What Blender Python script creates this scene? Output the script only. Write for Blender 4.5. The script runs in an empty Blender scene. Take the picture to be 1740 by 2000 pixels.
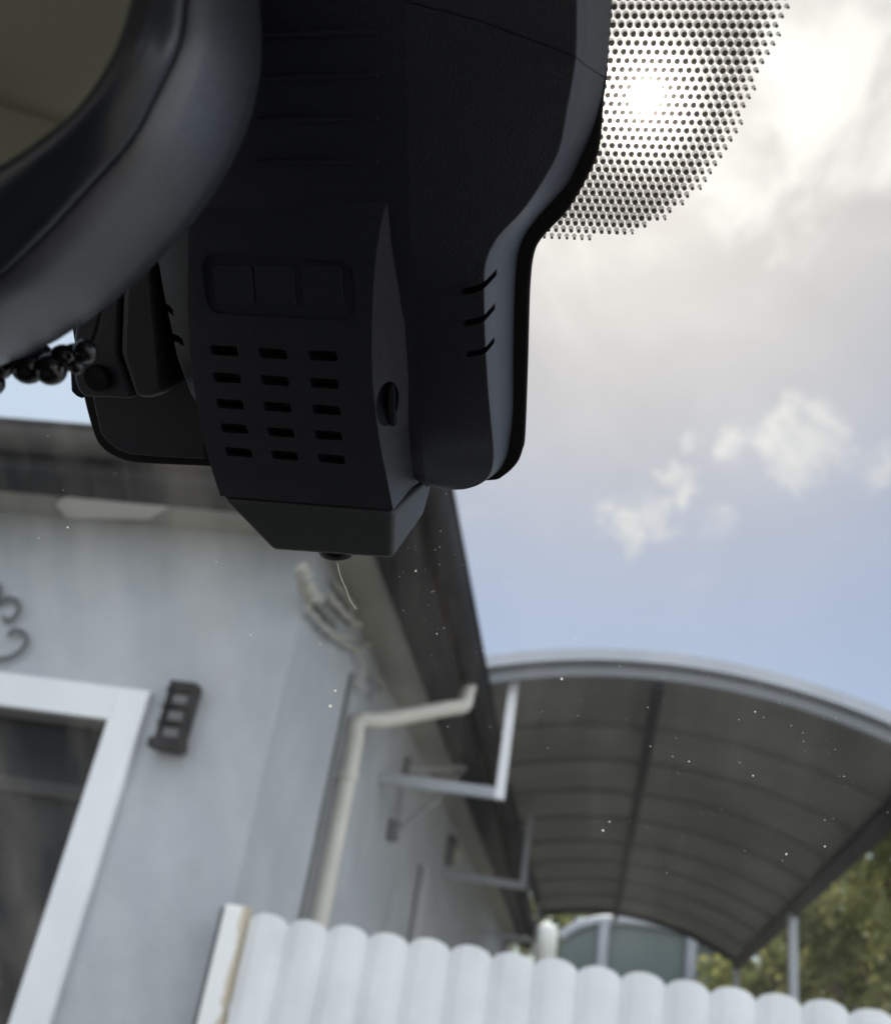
import bpy, bmesh, math, random
import numpy as np
from mathutils import Vector, Matrix, noise
R_ = math.radians
random.seed(7)
sc = bpy.context.scene

# ------------------------------------------------------------------ camera
F, CX, CY = 1900.0, 870.0, 1000.0                   # focal length in photo pixels
zc = np.array([630., 3600., -F]); zc /= np.linalg.norm(zc)      # world up seen by the camera
yc = np.array([220., -1041., -F]); yc -= zc*(yc@zc); yc /= np.linalg.norm(yc)
xc_ = np.cross(yc, zc)
RW = np.array([xc_, yc, zc])
CAM = np.array([0., 0., 1.4])
cam_d = bpy.data.cameras.new('camera'); cam = bpy.data.objects.new('camera', cam_d)
sc.collection.objects.link(cam); sc.camera = cam
cam.matrix_world = Matrix.Translation(Vector(CAM)) @ Matrix([list(r) for r in RW]).to_4x4()
cam_d.sensor_fit = 'VERTICAL'; cam_d.lens = 26.0; cam_d.sensor_height = 26.0*2000.0/F
cam_d.clip_start = 0.01; cam_d.clip_end = 3000
cam_d.dof.use_dof = True; cam_d.dof.focus_distance = 0.47; cam_d.dof.aperture_fstop = 6.6

def ray(px, py):
    d = RW @ np.array([px-CX, CY-py, -F]); return d/np.linalg.norm(d)
def pl(px, py, ax, val):
    d = ray(px, py); p = CAM + d*(val-CAM[ax])/d[ax]; return Vector(p)

VEIL, BACK = 4.55, 1.75
# ------------------------------------------------------------------ sky, sun, exposure
SUN = Vector(ray(1262, 188))
el = math.asin(SUN.z); az = math.atan2(SUN.x, SUN.y)
w = bpy.data.worlds.new('World'); sc.world = w; w.use_nodes = True
nt = w.node_tree; N = nt.nodes; L = nt.links; N.clear()
def nd(t, **k):
    n = N.new(t)
    for a, b in k.items(): setattr(n, a, b)
    return n
def mth(op, a, b=None, c=None, clamp=False):
    m = nd('ShaderNodeMath', operation=op, use_clamp=clamp)
    for i, x in enumerate((a, b, c)):
        if x is None: continue
        if hasattr(x, 'is_output'): L.new(x, m.inputs[i])
        else: m.inputs[i].default_value = x
    return m.outputs[0]
def vdot(v, d):
    m = nd('ShaderNodeVectorMath', operation='DOT_PRODUCT'); L.new(v, m.inputs[0]); m.inputs[1].default_value = d
    return m.outputs['Value']
def sstep(x, a, b):
    m = nd('ShaderNodeMapRange', interpolation_type='SMOOTHSTEP'); L.new(x, m.inputs[0])
    m.inputs[1].default_value = a; m.inputs[2].default_value = b; return m.outputs[0]
def mixc(f, a, b):
    m = nd('ShaderNodeMix', data_type='RGBA')
    L.new(f, m.inputs[0])
    for i, x in ((6, a), (7, b)):
        if hasattr(x, 'is_output'): L.new(x, m.inputs[i])
        else: m.inputs[i].default_value = (*x, 1)
    return m.outputs[2]
sky = nd('ShaderNodeTexSky', sky_type='NISHITA', sun_disc=False, sun_elevation=el, sun_rotation=az)
sky.air_density = 1.0; sky.dust_density = 0.6
tc = nd('ShaderNodeTexCoord'); dirv = tc.outputs['Generated']
cs = vdot(dirv, SUN)
ang = mth('ARCCOSINE', mth('MINIMUM', cs, 0.999999))                # angle from the sun, radians
def noise_tex(scale, detail, rough, dist, vec=None):
    n = nd('ShaderNodeTexNoise', noise_dimensions='3D'); L.new(vec or dirv, n.inputs['Vector'])
    n.inputs['Scale'].default_value = scale; n.inputs['Detail'].default_value = detail
    n.inputs['Roughness'].default_value = rough; n.inputs['Distortion'].default_value = dist; return n
nbig = noise_tex(6.5, 9, .55, .4).outputs[0]
nfine = noise_tex(17, 8, .58, .5).outputs[0]
nsoft = noise_tex(2.6, 6, .5, 0).outputs[0]
nwarp = noise_tex(34, 5, .55, 0)
wv = nd('ShaderNodeVectorMath', operation='MULTIPLY_ADD'); L.new(nwarp.outputs[1], wv.inputs[0]); wv.inputs[1].default_value = (.060,)*3
sb = nd('ShaderNodeVectorMath', operation='SUBTRACT'); L.new(dirv, sb.inputs[0]); sb.inputs[1].default_value = (.0300,)*3; L.new(sb.outputs[0], wv.inputs[2])
wn = nd('ShaderNodeVectorMath', operation='NORMALIZE'); L.new(wv.outputs[0], wn.inputs[0]); warped = wn.outputs[0]
def blobs(lst, vec):
    out_ = None
    for (p, r, s_) in lst:
        d = Vector(ray(*p)); rr = r/F/(1+((p[0]-CX)**2+(p[1]-CY)**2)/F**2)**.5
        g = mth('MULTIPLY', sstep(vdot(vec, d), math.cos(rr*1.5), 1.0), s_)
        out_ = g if out_ is None else mth('MAXIMUM', out_, g)
    return out_
SMALL = [((1570, 860), 85, .30), ((1540, 925), 48, .27), ((1240, 1010), 60, .30), ((1352, 872), 28, .25), ((1322, 945), 38, .26),
         ((1405, 1030), 34, .19), ((1715, 900), 45, .22), ((1440, 868), 34, .22)]
BIG = [((1690, 210), 230, .27), ((1540, 400), 120, .22), ((1800, 60), 300, .22), ((1470, 330), 100, .18)]
cm_s = sstep(mth('ADD', mth('MULTIPLY', nfine, .75), blobs(SMALL, warped)), .46, .86)
cm_b = sstep(mth('ADD', mth('MULTIPLY', nbig, .9), blobs(BIG, warped)), .54, .76)
# unseen cloud fill added behind the camera to brighten walls and cabin
back = sstep(vdot(dirv, Vector((.55, -.83, .0))), -.05, .35)
cm_k = mth('MULTIPLY', back, sstep(nbig, .40, .52))
glow1 = mth('POWER', mth('MAXIMUM', cs, 0.0), 900.0)
glow2 = mth('POWER', mth('MAXIMUM', cs, 0.0), 30.0)
glow4 = mth('POWER', mth('MAXIMUM', cs, 0.0), 9.0)
glow5 = mth('POWER', mth('MAXIMUM', cs, 0.0), 9000.0)
core = sstep(ang, .017, .006)
def scalec(col, f):
    m = nd('ShaderNodeVectorMath', operation='SCALE'); m.inputs[0].default_value = col
    if hasattr(f, 'is_output'): L.new(f, m.inputs[3])
    else: m.inputs[3].default_value = f
    return m.outputs[0]
# thin high veil in front of the sun, cream near it and grey further out
veil = mth('MULTIPLY', sstep(ang, .62, .10), mth('MULTIPLY_ADD', nsoft, .5, .62), clamp=True)
veilc = scalec((VEIL*1.07, VEIL, VEIL*.93), mth('MULTIPLY', mth('MULTIPLY_ADD', glow4, .72, .74), mth('MULTIPLY_ADD', nbig, .55, .72)))
cloudc = scalec((10.2, 9.95, 9.4), mth('MULTIPLY_ADD', glow4, .38, .52))
skyv = nd('ShaderNodeVectorMath', operation='SCALE'); L.new(sky.outputs[0], skyv.inputs[0]); skyv.inputs[3].default_value = .62
hz = nd('ShaderNodeVectorMath', operation='ADD'); L.new(skyv.outputs[0], hz.inputs[0]); hz.inputs[1].default_value = (1.25, 1.18, 1.22)
hzl = mixc(blobs([((40, 770), 420, .85)], dirv), hz.outputs[0], (5.2, 6.1, 7.3))
c1 = mixc(veil, hzl, veilc)
c2 = mixc(cm_b, c1, cloudc)
c2 = mixc(cm_s, c2, cloudc)
c2 = mixc(cm_k, c2, scalec((9.6, 10.1, 10.9), BACK))
addg = nd('ShaderNodeVectorMath', operation='ADD'); L.new(c2, addg.inputs[0])
L.new(scalec((10., 9.7, 9.), mth('ADD', mth('MULTIPLY', glow1, 2.0), mth('ADD', mth('MULTIPLY', glow5, 22.0), mth('MULTIPLY', core, 120.0)))), addg.inputs[1])
bg = nd('ShaderNodeBackground'); L.new(addg.outputs[0], bg.inputs[0]); bg.inputs[1].default_value = 0.10
out = nd('ShaderNodeOutputWorld'); L.new(bg.outputs[0], out.inputs[0])

sun_d = bpy.data.lights.new('sun', 'SUN'); sun = bpy.data.objects.new('sun', sun_d); sc.collection.objects.link(sun)
sun_d.energy = 4.0; sun_d.angle = R_(0.5); sun_d.color = (1, .95, .87)
sun.rotation_euler = (-SUN).to_track_quat('-Z', 'Y').to_euler(); sun.location = (0, 0, 30)
sc.view_settings.view_transform = 'Standard'; sc.view_settings.look = 'None'
sc.view_settings.exposure = 0.45; sc.view_settings.gamma = 1
sc.cycles.max_bounces = 10; sc.cycles.transparent_max_bounces = 32
sc.cycles.sample_clamp_indirect = 4.0
sc.cycles.use_denoising = True

# ------------------------------------------------------------------ helpers
MATS = {}
def mat(name, col, rough=.6, spec=.5, metal=0, bump=None, var=None, trans=0, vscale=3.0):
    """bump=(scale, distance); var=(other colour, noise scale)"""
    m = bpy.data.materials.new(name); m.use_nodes = True; t = m.node_tree; b = t.nodes['Principled BSDF']
    b.inputs['Base Color'].default_value = (*col, 1); b.inputs['Roughness'].default_value = rough
    b.inputs['Specular IOR Level'].default_value = spec; b.inputs['Metallic'].default_value = metal
    co = t.nodes.new('ShaderNodeTexCoord')
    if var:
        n = t.nodes.new('ShaderNodeTexNoise'); n.inputs['Scale'].default_value = var[1]; n.inputs['Detail'].default_value = 8
        n.inputs['Roughness'].default_value = .6
        t.links.new(co.outputs['Object'], n.inputs['Vector'])
        mr = t.nodes.new('ShaderNodeMapRange'); t.links.new(n.outputs[0], mr.inputs[0]); mr.inputs[1].default_value = .35; mr.inputs[2].default_value = .68
        mx = t.nodes.new('ShaderNodeMix'); mx.data_type = 'RGBA'; t.links.new(mr.outputs[0], mx.inputs[0])
        mx.inputs[6].default_value = (*col, 1); mx.inputs[7].default_value = (*var[0], 1)
        t.links.new(mx.outputs[2], b.inputs['Base Color'])
    if bump:
        n = t.nodes.new('ShaderNodeTexNoise'); n.inputs['Scale'].default_value = bump[0]; n.inputs['Detail'].default_value = 3
        t.links.new(co.outputs['Object'], n.inputs['Vector'])
        bp = t.nodes.new('ShaderNodeBump'); bp.inputs['Distance'].default_value = bump[1]; bp.inputs['Strength'].default_value = 1
        t.links.new(n.outputs[0], bp.inputs['Height']); t.links.new(bp.outputs[0], b.inputs['Normal'])
    if trans:
        tr = t.nodes.new('ShaderNodeBsdfTranslucent'); tr.inputs[0].default_value = (*col, 1)
        if var: t.links.new(mx.outputs[2], tr.inputs[0])
        ms = t.nodes.new('ShaderNodeMixShader'); ms.inputs[0].default_value = trans
        t.links.new(b.outputs[0], ms.inputs[1]); t.links.new(tr.outputs[0], ms.inputs[2])
        t.links.new(ms.outputs[0], t.nodes['Material Output'].inputs[0])
    MATS[name] = m; return m

def link(o): sc.collection.objects.link(o); return o
def thing(name, label, cat, loc=(0, 0, 0), group=None):
    o = bpy.data.objects.new(name, None); link(o); o.location = loc; o.empty_display_size = .1
    o['label'] = label; o['category'] = cat
    if group: o['group'] = group
    return o
def tag(o, label, cat, group=None):
    o['label'] = label; o['category'] = cat
    if group: o['group'] = group
    return o
def root_of(p):
    while p.parent: p = p.parent
    return p
def add(name, bm, m, parent=None, smooth=None, bevel=None, origin=None):
    bmesh.ops.remove_doubles(bm, verts=bm.verts, dist=1e-6)
    bmesh.ops.recalc_face_normals(bm, faces=bm.faces)
    me = bpy.data.meshes.new(name); bm.to_mesh(me); bm.free()
    o = bpy.data.objects.new(name, me); link(o)
    if isinstance(m, (list, tuple)):
        for x in m: me.materials.append(x)
    else: me.materials.append(m)
    if parent is None or origin is not None:
        c = Vector(origin) if origin is not None else None
        if c is None:
            vs = [v.co for v in me.vertices]
            if vs:
                c = Vector((sum(v.x for v in vs)/len(vs), sum(v.y for v in vs)/len(vs), min(v.z for v in vs)))
            else: c = Vector()
        me.transform(Matrix.Translation(-c)); o.location = c
    if parent is not None:
        o.parent = parent
        bpy.context.view_layer.update()
        o.matrix_parent_inverse = parent.matrix_world.inverted()
    if smooth is not None:
        for p in me.polygons: p.use_smooth = True
        me.set_sharp_from_angle(angle=R_(smooth))
    if bevel:
        b = o.modifiers.new('bevel', 'BEVEL'); b.width = bevel[0]; b.segments = bevel[1]; b.limit_method = 'ANGLE'; b.angle_limit = R_(28)
        b.harden_normals = False
    return o
def structure(o): o['kind'] = 'structure'; return o
def box(bm, lo, hi, M=None):
    x0, y0, z0 = lo; x1, y1, z1 = hi
    vs = [bm.verts.new(Vector(c) if M is None else M @ Vector(c)) for c in
          [(x0,y0,z0),(x1,y0,z0),(x1,y1,z0),(x0,y1,z0),(x0,y0,z1),(x1,y0,z1),(x1,y1,z1),(x0,y1,z1)]]
    for f in [(0,3,2,1),(4,5,6,7),(0,1,5,4),(1,2,6,5),(2,3,7,6),(3,0,4,7)]: bm.faces.new([vs[i] for i in f])
def prism(bm, lo, hi):
    """lo, hi: equal-length closed rings of Vectors"""
    a = [bm.verts.new(p) for p in lo]; b = [bm.verts.new(p) for p in hi]; n = len(a)
    bm.faces.new(list(reversed(a))); bm.faces.new(b)
    for i in range(n): bm.faces.new([a[i], a[(i+1) % n], b[(i+1) % n], b[i]])
def rings(bm, rs, cap0=True, cap1=True):
    vs = [[bm.verts.new(p) for p in r] for r in rs]; n = len(rs[0])
    for a, b in zip(vs, vs[1:]):
        for i in range(n): bm.faces.new([a[i], a[(i+1) % n], b[(i+1) % n], b[i]])
    if cap0: bm.faces.new(list(reversed(vs[0])))
    if cap1: bm.faces.new(vs[-1])
def tube(bm, pts, r, seg=10, up=Vector((0, 0, 1)), caps=True):
    pts = [Vector(p) for p in pts]; rs = []
    rad = r if isinstance(r, (list, tuple)) else [r]*len(pts)
    prev = None
    for i, p in enumerate(pts):
        t = (pts[min(i+1, len(pts)-1)] - pts[max(i-1, 0)]).normalized()
        if prev is None:
            a = t.orthogonal().normalized()
        else:
            a = (prev - t*prev.dot(t)).normalized()
        prev = a; b = t.cross(a)
        rs.append([p + (a*math.cos(2*math.pi*k/seg) + b*math.sin(2*math.pi*k/seg))*rad[i] for k in range(seg)])
    rings(bm, rs, caps, caps)
def catmull(P, k=4, closed=False):
    P = [np.array(p, float) for p in P]; n = len(P); out = []
    for i in range(n if closed else n-1):
        p0 = P[(i-1) % n] if closed else P[max(i-1, 0)]; p1 = P[i]; p2 = P[(i+1) % n]
        p3 = P[(i+2) % n] if closed else P[min(i+2, n-1)]
        for j in range(k):
            t = j/k
            out.append(.5*((2*p1) + (-p0+p2)*t + (2*p0-5*p1+4*p2-p3)*t*t + (-p0+3*p1-3*p2+p3)*t**3))
    if not closed: out.append(P[-1])
    return out
def bake(o):
    """apply the modifiers of o"""
    dg = bpy.context.evaluated_depsgraph_get(); me = bpy.data.meshes.new_from_object(o.evaluated_get(dg))
    o.modifiers.clear(); old = o.data; o.data = me; bpy.data.meshes.remove(old)
def cut(o, bm_list, smooth=35):
    """subtract solids from o; the solids are deleted again"""
    for bm in bm_list:
        bmesh.ops.recalc_face_normals(bm, faces=bm.faces)
        me = bpy.data.meshes.new('c'); bm.to_mesh(me); bm.free(); c = bpy.data.objects.new('c', me); link(c)
        bpy.context.view_layer.update()
        md = o.modifiers.new('b', 'BOOLEAN'); md.operation = 'DIFFERENCE'; md.object = c; md.solver = 'EXACT'
        bake(o); bpy.data.objects.remove(c); bpy.data.meshes.remove(me)
    for p in o.data.polygons: p.use_smooth = True
    o.data.set_sharp_from_angle(angle=R_(smooth))

# windscreen frame: u to the right, v up the glass, h from the glass into the cabin
RK = R_(35); O = Vector(CAM) + Vector((0, .45, .23))
U = Vector((1, 0, 0)); V = Vector((0, -math.cos(RK), math.sin(RK))); H = Vector((0, -math.sin(RK), -math.cos(RK)))
def W(u, v, h): return O + U*u + V*v + H*h
def T(px, py, h):
    d = Vector(ray(px, py)); c = Vector(CAM); t = ((O-c).dot(H) + h)/d.dot(H); p = c + d*t - O
    return (p.dot(U), p.dot(V), h)
def TW(px, py, h): return W(*T(px, py, h))

# ------------------------------------------------------------------ materials
black_grain = mat('black grained plastic', (.0150, .0180, .0295), .37, .55, bump=(1700, .00045))
black_shell = mat('satin black shell', (.046, .048, .062), .25, 1.0, bump=(1500, .00025))
black_smooth = mat('smooth black plastic', (.017, .019, .027), .30, .5)
black_void = mat('black recess', (.006, .006, .007), .7, .2)
gloss_black = mat('gloss black bead', (.010, .010, .012), .08, .6)
rubber = mat('black rubber', (.012, .012, .012), .7, .3)
def glass_mat():
    m = bpy.data.materials.new('windscreen glass'); m.use_nodes = True; t = m.node_tree; n = t.nodes; n.clear()
    tr = n.new('ShaderNodeBsdfTransparent'); tr.inputs[0].default_value = (.955, .965, .96, 1)
    gl = n.new('ShaderNodeBsdfGlossy'); gl.inputs['Roughness'].default_value = .0; gl.inputs[0].default_value = (.9, .9, .9, 1)
    rf = n.new('ShaderNodeBsdfRefraction'); rf.inputs['IOR'].default_value = 1.12; rf.inputs['Roughness'].default_value = .5
    lw = n.new('ShaderNodeLayerWeight'); lw.inputs[0].default_value = .5
    pw = n.new('ShaderNodeMath'); pw.operation = 'POWER'; t.links.new(lw.outputs['Facing'], pw.inputs[0]); pw.inputs[1].default_value = 5
    fr = n.new('ShaderNodeMath'); fr.operation = 'MULTIPLY_ADD'; t.links.new(pw.outputs[0], fr.inputs[0]); fr.inputs[1].default_value = .6; fr.inputs[2].default_value = .025
    m1 = n.new('ShaderNodeMixShader'); m1.inputs[0].default_value = .006
    m2 = n.new('ShaderNodeMixShader'); o = n.new('ShaderNodeOutputMaterial')
    t.links.new(tr.outputs[0], m1.inputs[1]); t.links.new(rf.outputs[0], m1.inputs[2])
    # dust and wiper smears, also laid in as glare haze, heavier to the left
    du = n.new('ShaderNodeBsdfTranslucent'); du.inputs[0].default_value = (1, .96, .90, 1); m3 = n.new('ShaderNodeMixShader')
    co = n.new('ShaderNodeTexCoord'); mp = n.new('ShaderNodeMapping'); mp.inputs['Scale'].default_value = (5, 1.1, 1.1); mp.inputs['Rotation'].default_value = (0, .5, .35)
    nn = n.new('ShaderNodeTexNoise'); nn.inputs['Scale'].default_value = 4; nn.inputs['Detail'].default_value = 8; nn.inputs['Roughness'].default_value = .62
    t.links.new(co.outputs['Object'], mp.inputs[0]); t.links.new(mp.outputs[0], nn.inputs['Vector'])
    mr = n.new('ShaderNodeMapRange'); t.links.new(nn.outputs[0], mr.inputs[0]); mr.inputs[1].default_value = .42; mr.inputs[2].default_value = .72; mr.inputs[3].default_value = .001; mr.inputs[4].default_value = .012
    sx = n.new('ShaderNodeSeparateXYZ'); t.links.new(co.outputs['Object'], sx.inputs[0])
    m4 = n.new('ShaderNodeMapRange'); t.links.new(sx.outputs[0], m4.inputs[0])
    for i_, v_i in ((1, -.34), (2, .02), (3, 1.7), (4, .5)): m4.inputs[i_].default_value = v_i
    m5 = n.new('ShaderNodeMath'); m5.operation = 'MULTIPLY'; t.links.new(mr.outputs[0], m5.inputs[0]); t.links.new(m4.outputs[0], m5.inputs[1])
    t.links.new(m5.outputs[0], m3.inputs[0]); t.links.new(m1.outputs[0], m3.inputs[1]); t.links.new(du.outputs[0], m3.inputs[2])
    t.links.new(fr.outputs[0], m2.inputs[0]); t.links.new(m3.outputs[0], m2.inputs[1]); t.links.new(gl.outputs[0], m2.inputs[2])
    t.links.new(m2.outputs[0], o.inputs[0]); return m
def clear_mat(name, col):
    m = bpy.data.materials.new(name); m.use_nodes = True; t = m.node_tree; n = t.nodes; n.clear()
    tr = n.new('ShaderNodeBsdfTransparent'); tr.inputs[0].default_value = (*col, 1); o = n.new('ShaderNodeOutputMaterial')
    t.links.new(tr.outputs[0], o.inputs[0]); return m
glass = glass_mat()
stucco = mat('pale grey stucco', (.42, .445, .475), .9, .2, bump=(60, .004), var=((.35, .37, .39), 2.2))
white_pvc = mat('white window plastic', (.72, .74, .76), .35, .5, var=((.68, .70, .72), 2.5))
white_fence = mat('white painted sheet steel', (.71, .725, .74), .45, .5, var=((.63, .645, .66), 6))
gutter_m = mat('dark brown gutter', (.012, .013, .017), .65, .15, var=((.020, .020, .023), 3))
soffit_m = mat('grey soffit board', (.36, .35, .31), .8, .2, var=((.30, .29, .26), 2))
rib_m = mat('grey canopy rib', (.22, .218, .21), .7, .2)
dark_frame = mat('dark grey painted steel', (.028, .029, .036), .7, .15)
light_frame = mat('light grey painted steel', (.42, .44, .48), .45, .5, var=((.36, .38, .42), 3))
canopy_m = mat('smoked polycarbonate', (.22, .218, .205), .5, .4, trans=.45, var=((.17, .168, .158), 1.3))
pipe_m = mat('beige drain pipe', (.55, .53, .47), .45, .4, var=((.48, .46, .41), 4))
iron = mat('wrought iron', (.10, .10, .11), .6, .4)
pane_m = mat('dark window glass', (.009, .011, .014), .10, .06)

# ------------------------------------------------------------------ ground
gm = mat('pale concrete yard', (.29, .285, .265), .95, .1, bump=(8, .02), var=((.23, .225, .20), .7))
bm = bmesh.new()
for i in range(2):
    pass
S = 900; vs = [bm.verts.new(p) for p in ((-S, -S, 0), (S, -S, 0), (S, S, 0), (-S, S, 0))]; bm.faces.new(vs)
structure(add('ground', bm, gm, origin=(0, 0, 0)))

# ------------------------------------------------------------------ house
XW, YA = -1.279, 3.9
ZS = 3.25                                           # soffit level
house = thing('house', 'pale grey rendered house with dark gutter round its eaves', 'house', (-4.5, 8, 0))
wx0, wx1, wz0, wz1 = -3.30, -1.985, .95, 2.31     # window opening
bm = bmesh.new()
box(bm, (-7.5, YA, 0), (wx0-.12, YA+.3, ZS+.1)); box(bm, (wx1+.12, YA, 0), (XW, YA+.3, ZS+.1))
box(bm, (wx0-.12, YA, 0), (wx1+.12, YA+.3, wz0-.12)); box(bm, (wx0-.12, YA, wz1+.14), (wx1+.12, YA+.3, ZS+.1))
add('front_wall', bm, stucco, house)
bm = bmesh.new(); box(bm, (XW-.3, YA+.3, 0), (XW, 24, ZS+.1)); add('side_wall', bm, stucco, house)
bm = bmesh.new(); box(bm, (-7.5, YA+.3, 0), (-7.2, 24, ZS+.1)); box(bm, (-7.2, 23.7, 0), (XW-.3, 24, ZS+.1)); add('rear_wall', bm, stucco, house)
GO = .635                                           # gutter overhang
bm = bmesh.new()                                    # soffit all round, butted to the wall line
box(bm, (-7.9, YA-.27, ZS), (XW+.26, YA+.02, ZS+.03)); box(bm, (XW, YA+.02, ZS), (XW+.26, 24.3, ZS+.03))
add('soffit', bm, soffit_m, house)
bm = bmesh.new()                                    # dark board between soffit and gutter
box(bm, (-7.9, YA-.50, ZS-.025), (XW+.48, YA-.27, ZS+.05)); box(bm, (XW+.26, YA-.27, ZS-.025), (XW+.48, 24.3, ZS+.05))
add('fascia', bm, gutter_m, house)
def gutter_prof(n=9):
    pr = []
    for k in range(n):
        a = math.pi*k/(n-1); pr.append((-math.cos(a)*.075, -math.sin(a)*.10))
    return pr
def gutter(name, p0, p1, side, m):
    """half round trough with a rolled lip; side = unit vector away from the house"""
    bm = bmesh.new(); d = (p1-p0).normalized(); pr = gutter_prof()
    o_ = [side*a + Vector((0, 0, b)) for a, b in pr]; i_ = [side*(a*.93) + Vector((0, 0, b*.93)) for a, b in reversed(pr)]
    prof = o_ + i_
    rings(bm, [[p0+q for q in prof], [p1+q for q in prof]])
    lip = p0 + side*.078; tube(bm, [lip, lip + (p1-p0)], .011, 8)
    return add(name, bm, m, house, smooth=40)
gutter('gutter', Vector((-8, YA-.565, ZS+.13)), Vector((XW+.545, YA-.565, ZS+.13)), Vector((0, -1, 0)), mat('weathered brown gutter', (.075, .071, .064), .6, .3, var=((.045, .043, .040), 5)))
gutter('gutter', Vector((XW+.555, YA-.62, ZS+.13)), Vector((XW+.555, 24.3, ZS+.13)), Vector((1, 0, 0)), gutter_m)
def strap(c, side):
    bm = bmesh.new(); t = Vector((0, 0, 1)).cross(side); pr = [(-math.cos(math.pi*k/8)*.082, -math.sin(math.pi*k/8)*.107) for k in range(9)]
    ps = [c + side*a + Vector((0, 0, b)) for a, b in pr] + [c + side*a*.95 + Vector((0, 0, b*.95)) for a, b in reversed(pr)]
    rings(bm, [[p - t*.014 for p in ps], [p + t*.014 for p in ps]]); add('gutter_strap', bm, strap_m, house)
strap_m = mat('dull gutter strap', (.02, .02, .022), .6, .3)
for x_ in (-6.4, -5.2, -4.0, -2.8, -1.6): strap(Vector((x_, YA-.565, ZS+.131)), Vector((0, -1, 0)))
for y_ in (4.5, 6.0, 7.5, 9.0, 10.5, 12.0, 14.0, 16.0): strap(Vector((XW+.555, y_, ZS+.131)), Vector((1, 0, 0)))
bm = bmesh.new()                                    # hipped roof
e0, e1, f0, f1, zr = -8.0, XW+.62, YA-.60, 24.4, ZS+.15
v = [bm.verts.new(p) for p in ((e0, f0, zr), (e1, f0, zr), (e1, f1, zr), (e0, f1, zr), ((e0+e1)/2, f0+3.2, zr+.42), ((e0+e1)/2, f1-3.2, zr+.42))]
for f in ((0, 1, 4), (1, 2, 5, 4), (2, 3, 5), (3, 0, 4, 5), (3, 2, 1, 0)): bm.faces.new([v[i] for i in f])
add('roof', bm, mat('dark metal roof', (.07, .055, .05), .5), house)
# pale flat board a little below the soffit at the front
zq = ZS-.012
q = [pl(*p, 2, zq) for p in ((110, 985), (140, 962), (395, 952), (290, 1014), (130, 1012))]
bm = bmesh.new(); prism(bm, q, [p + Vector((0, 0, .011)) for p in q]); add('pale_board', bm, mat('pale board', (.66, .64, .60), .6), house)

win = thing('window', 'white plastic framed window with dark panes in the house front wall', 'window', ((wx0+wx1)/2, YA, wz0))
fw, fd = .145, .05
def frame_bm(x0, x1, z0, z1, wd, y0, y1):
    bm = bmesh.new()
    box(bm, (x0-wd, y0, z0-wd), (x0, y1, z1+wd)); box(bm, (x1, y0, z0-wd), (x1+wd, y1, z1+wd))
    box(bm, (x0, y0, z1), (x1, y1, z1+wd)); box(bm, (x0, y0, z0-wd), (x1, y1, z0)); return bm
add('window_frame', frame_bm(wx0, wx1, wz0, wz1, fw, YA-.045, YA-.002), white_pvc, win, bevel=(.006, 2))
add('window_reveal', frame_bm(wx0+.003, wx1-.003, wz0+.003, wz1-.003, .05, YA-.001, YA+.22), mat('grey reveal', (.25, .25, .25), .8), win)
bm = bmesh.new(); box(bm, (wx0, YA+.14, wz0), (wx1, YA+.16, wz1)); add('pane', bm, pane_m, win)
bm = bmesh.new(); box(bm, (wx0+.06, YA+.10, 1.99), (wx1, YA+.135, 2.05)); add('crossbar', bm, mat('dull crossbar', (.02, .02, .022), .8), win)
bm = bmesh.new(); box(bm, (wx0, YA+.06, wz0), (wx0+.06, YA+.135, wz1)); add('mullion', bm, mat('dark sash', (.05, .055, .06), .5), win)

# wall lamp beside the window
def q4(px, py, Y=3.86): return pl(px, py, 1, Y)
lx, lz0, lz1 = q4(349, 1400).x, q4(330, 1468).z, q4(370, 1338).z
lamp = thing('wall_lamp', 'dark rectangular wall lantern with three dull panes right of the window', 'wall lamp', (lx, YA, lz0))
bm = bmesh.new(); box(bm, (lx-.05, YA-.018, lz0), (lx+.055, YA-.001, lz1)); box(bm, (lx-.075, YA-.10, lz0), (lx+.07, YA-.018, lz0+.04)); box(bm, (lx-.06, YA-.09, lz1-.035), (lx+.06, YA-.018, lz1))
hh = (lz1-lz0-.075)/3
for i in range(3):
    zb = lz0+.04+hh*i
    for sx in (-.06, .042): box(bm, (lx+sx, YA-.085, zb), (lx+sx+.018, YA-.018, zb+hh))
    box(bm, (lx-.067, YA-.092, zb+hh-.012), (lx+.062, YA-.018, zb+hh-.001))
add('lamp_body', bm, mat('dark lamp metal', (.008, .008, .010), .6, .2), lamp, bevel=(.003, 2))
gp = mat('dusty lamp glass', (.075, .075, .078), .35)
for i in range(3):
    zb = lz0+.045+hh*i; bm = bmesh.new()
    box(bm, (lx-.036, YA-.078, zb+.002), (lx+.036, YA-.02, zb+hh-.022))
    add('lamp_glass', bm, gp, lamp, bevel=(.008, 3))

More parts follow.
